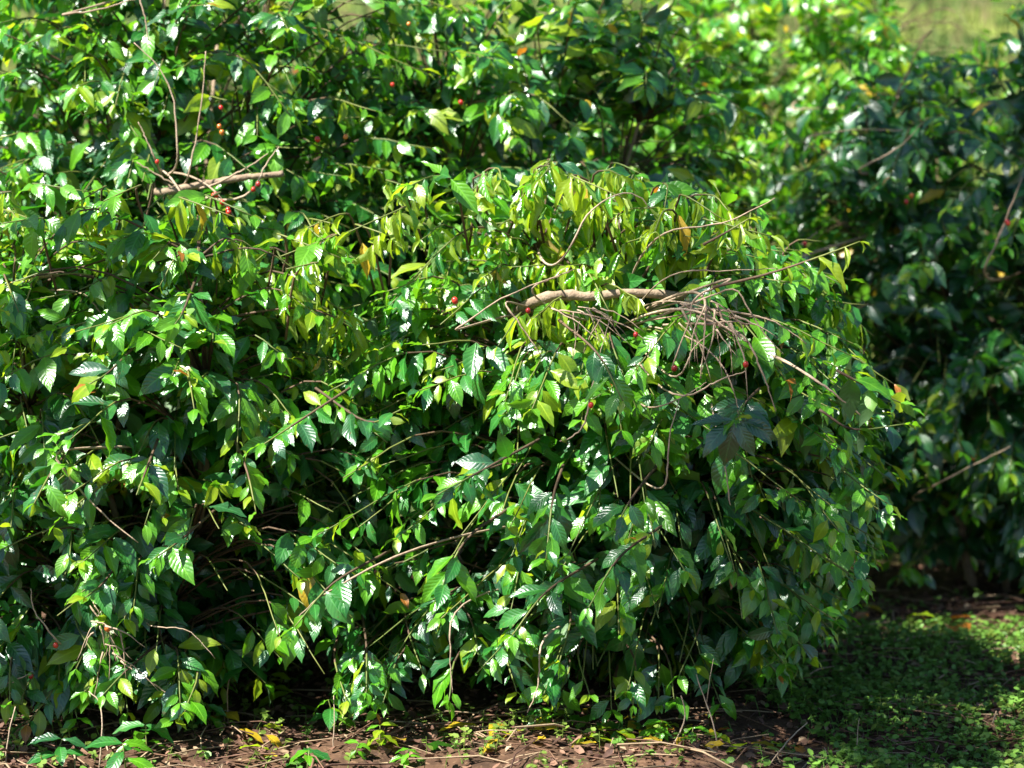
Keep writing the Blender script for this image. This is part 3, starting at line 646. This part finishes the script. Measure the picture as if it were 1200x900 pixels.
gp = Poly()
for k in range(9000):
    y = 11.0 + 12 * rng.random() ** 1.3; x = rng.uniform(-.5, .5) * y * 0.62; o = np.array([x, y, float(ground_z(x, y)) - .01]); h = rng.uniform(.12, .5) * (1.8 if math.sin(2.3 * x) * math.sin(1.7 * y) > .35 else 1); b = rng.normal(0, .35, 2) * h; w = np.array([.009, 0, 0])
    gp.add([o - w, o + w, o + [b[0] * .4, b[1] * .4, h * .6] + w * .8, o + [b[0] * .4, b[1] * .4, h * .6] - w * .8, o + [b[0], b[1], h]], [(0, 1, 2, 3), (3, 2, 4)], int(rng.random() < .35), rng.random())
tag(link("grass", gp.mesh("grass", M_GRASS)), "blurred grass on the slope behind the shrubs", "grass", kind="stuff")

# fallen leaves that can be told apart
ORD = ["leftmost", "second", "third", "fourth", "fifth", "sixth", "seventh", "eighth", "ninth", "tenth", "eleventh", "twelfth", "thirteenth", "fourteenth", "fifteenth", "sixteenth", "seventeenth", "eighteenth", "nineteenth", "twentieth", "twenty-first", "twenty-second", "twenty-third", "twenty-fourth", "twenty-fifth", "twenty-sixth", "twenty-seventh", "twenty-eighth"]
def clear_view(p):
    d = Vector(p) - org; h = bvh.ray_cast(org, d.normalized(), d.length - 0.04); return h[2] is None
def fallen_row(spots, what, where, group):
    spots = [(a, b, c, d * 1.45) for a, b, c, d in spots]
    spots = [(px, py, cls, sz, ground_at(px, py)) for px, py, cls, sz in sorted(spots)]
    spots = [t for t in spots if clear_view(t[4] + [0, 0, .03])]
    for k, (px, py, cls, size, q) in enumerate(spots):
        d, e, nn = flat_frame(rng, 0.22)
        o = bpy.data.objects.new("fallen_leaf", leaf_mesh(int(rng.integers(0, 10)), cls)); COL.objects.link(o)
        M = Matrix(np.stack([d, e, nn], -1).tolist()).to_4x4() @ Matrix.Scale(size, 4); M.translation = Vector(q + np.array([0, 0, 0.022 + rng.uniform(0, .012)])); o.matrix_world = M
        tag(o, f"{ORD[k]} {what} fallen leaf {where}" if k == 0 else f"{ORD[k]} {what} fallen leaf from the left {where}", "fallen leaf", group)
G1 = "fallen leaves under the rounded low shrub"
lr = np.random.default_rng(21)
fallen_row([(float(lr.uniform(540, 905)), float(lr.uniform(856, 897)), 3, float(lr.uniform(.045, .08))) for k in range(20)], "pale yellow-green", "under the rounded low shrub", G1)
fallen_row([(733, 835, 5, .075), (722, 846, 5, .07), (735, 862, 5, .10), (725, 876, 5, .085), (745, 850, 5, .06), (775, 893, 5, .06), (806, 894, 5, .05), (818, 845, 5, .06), (812, 862, 5, .045), (625, 877, 5, .07), (613, 884, 5, .05), (655, 875, 5, .06),
                        (676, 880, 5, .05), (590, 872, 5, .07), (560, 868, 5, .08), (540, 872, 5, .06), (880, 884, 5, .06), (690, 848, 5, .05), (640, 862, 5, .06), (475, 888, 5, .06), (830, 880, 5, .05), (760, 838, 5, .05), (700, 893, 5, .06), (748, 891, 5, .06), (850, 893, 5, .05), (585, 893, 5, .06), (640, 893, 5, .05)], 'yellow', 'under the rounded low shrub', G1)
fallen_row([(698, 852, 4, .05), (856, 867, 4, .045), (790, 872, 4, .05), (735, 830, 4, .06), (905, 860, 4, .06), (930, 872, 4, .05)], 'orange-brown', 'under the rounded low shrub', G1)
fallen_row([(705, 843, 2, .09), (680, 854, 2, .10), (700, 875, 1, .11), (725, 870, 1, .12), (735, 858, 2, .09), (690, 886, 3, .10), (760, 872, 2, .08), (655, 858, 2, .09), (500, 890, 1, .09)], 'green', 'under the rounded low shrub', G1)
fallen_row([(258, 833, 3, .09), (268, 838, 3, .10), (255, 845, 5, .07), (276, 868, 5, .07), (280, 884, 3, .06), (262, 850, 5, .06), (310, 870, 5, .06), (330, 860, 3, .08), (300, 826, 3, .09), (345, 828, 3, .08), (90, 868, 3, .08), (325, 885, 5, .05)], 'yellow-green', 'on sunlit soil in front of the dark hollow', "fallen leaves before the dark hollow")
fallen_row([(1062, 730, 3, .09), (1075, 727, 5, .10), (1110, 745, 4, .10), (1140, 728, 4, .08), (1170, 738, 4, .09), (1130, 735, 4, .08), (1010, 715, 5, .08), (1020, 722, 4, .07)], 'dull', 'by the foot of the dark shaded shrub', "fallen leaves at the foot of the dark shrub")

# seedlings with their own stems and leaves
def seedling(px, py, h, n, cls, lsz, label, spread=.9):
    q = ground_at(px, py); q[2] -= .01; r = bpy.data.objects.new("seedling", None); COL.objects.link(r); r.location = q; r.empty_display_size = .05; tag(r, label, "seedling", "seedlings on the soil")
    lean = rng.normal(0, .15, 2) * h; pts = np.array([(0, 0, 0), (lean[0] * .4, lean[1] * .4, h * .5), (lean[0], lean[1], h)]); v, f = tube(pts, [.003, .0025, .0015], 5); p = Poly(); p.add(v, f, 0, rng.random()); link("stem", p.mesh("stem", [M_TWIGG]), r)
    for k in range(n):
        t = 1 - .65 * (k // 2) / max(1, n / 2); o = pts[0] + (pts[2] - pts[0]) * t; a = k * PI + (k // 2) * PI / 2 + rng.uniform(-.4, .4); d = unit([math.cos(a) * spread, math.sin(a) * spread, rng.uniform(-.5, .25)]); nn = unit(np.array([0, -.3, 1.0]) - d * np.dot(d, [0, -.3, 1.0])); y = np.cross(nn, d)
        l = bpy.data.objects.new("leaf", leaf_mesh(int(rng.integers(0, 10)), int(rng.choice(cls)))); COL.objects.link(l); l.parent = r
        M = Matrix(np.stack([d, y, nn], -1).tolist()).to_4x4() @ Matrix.Scale(lsz * rng.uniform(.75, 1.15), 4); M.translation = Vector(o); l.matrix_local = M
for px, py, h, n, cls, lsz, lab in [
    (60, 893, .09, 6, [0, 1], .10, "dark green seedling at the bottom left corner"), (148, 897, .10, 6, [1, 1, 2], .10, "seedling of glossy leaves below the low left shrub"), (172, 880, .10, 6, [1, 2], .09, "seedling of bright leaves right beside the first glossy one"),
    (360, 893, .06, 6, [1, 2], .09, "flat green seedling in front of the dark hollow"), (415, 892, .05, 6, [2, 2], .05, "tiny light green seedling left of the taller pale one"), (445, 888, .08, 8, [2, 3], .06, "taller pale green seedling on the sunlit soil"),
    (475, 896, .06, 8, [2, 2], .05, "small pale seedling close to the taller pale one"), (395, 860, .12, 6, [1, 2], .09, "upright seedling at the lower edge between both low shrubs"), (640, 870, .07, 6, [1, 2], .07, "green seedling among yellow fallen leaves"),
    (765, 878, .07, 6, [2, 2], .06, "light green seedling right of the yellow fallen leaves"), (808, 878, .06, 6, [2, 2], .055, "small light seedling beside the leaning dry stalk"), (315, 815, .10, 6, [2, 3], .09, "yellow-green seedling at the mouth of the dark hollow"), (250, 853, .08, 6, [1, 2], .08, "small seedling at the left of the dark hollow")]:
    seedling(px, py, h, n, cls, lsz, lab)

# dry stalks standing on the ground
def stalk(foot, ctrl, r, label, forks=()):
    q = ground_at(*foot); y = q[1]; pts = [q - [0, 0, .01]] + [P(px, py, y + dy) for px, py, dy in ctrl]; pts = spline(pts, 10); pts[1:-1] += rng.normal(0, .0008, (8, 3)); r *= .6; p = Poly(); v, f = tube(pts, np.linspace(r, r * .6, 10), 6); p.add(v, f, 0, rng.random())
    for i, dx, dz, dy in forks:
        a = pts[i]; v, f = tube([a, a + np.array([dx * .5, dy * .5, dz * .6]), a + np.array([dx, dy, dz])], [r * .6, r * .5, r * .3], 5); p.add(v, f, 0, rng.random())
    o = link("dry_stalk", p.mesh("dry_stalk", [M_DRY], q)); o.location = q; tag(o, label, "stalk", "dry stalks")
stalk((782, 893), [(793, 866, 0), (803, 838, .02), (798, 815, .03)], .0045, "leaning dry stalk among yellow leaves under the rounded shrub")
stalk((842, 890), [(836, 850, 0), (824, 815, .03), (816, 790, .05)], .004, "tall bare stalk beside the shrub's shaded foot", ((5, .02, .12, .02),))
stalk((898, 898), [(920, 872, 0), (946, 847, .05)], .004, "slanting dry stalk at the edge of the weeds")
stalk((1002, 897), [(1004, 870, 0), (1007, 842, .02)], .0028, "thin upright stalk at the left edge of the weeds")
stalk((975, 899), [(970, 888, 0), (966, 876, .02)], .0035, "short dry stub before the weeds")
stalk((268, 850), [(266, 815, 0), (270, 785, .02), (274, 770, .04)], .004, "pale upright stalk before the dark hollow")
stalk((115, 893), [(120, 850, 0), (116, 822, .02), (104, 810, .03)], .004, "bent dry stalk rising through the low left shrub")
stalk((6, 897), [(10, 860, 0), (18, 828, .02)], .004, "dry stalk at the far left corner")
stalk((390, 880), [(392, 850, 0), (391, 815, .02)], .003, "thin stalk standing between the two low shrubs")
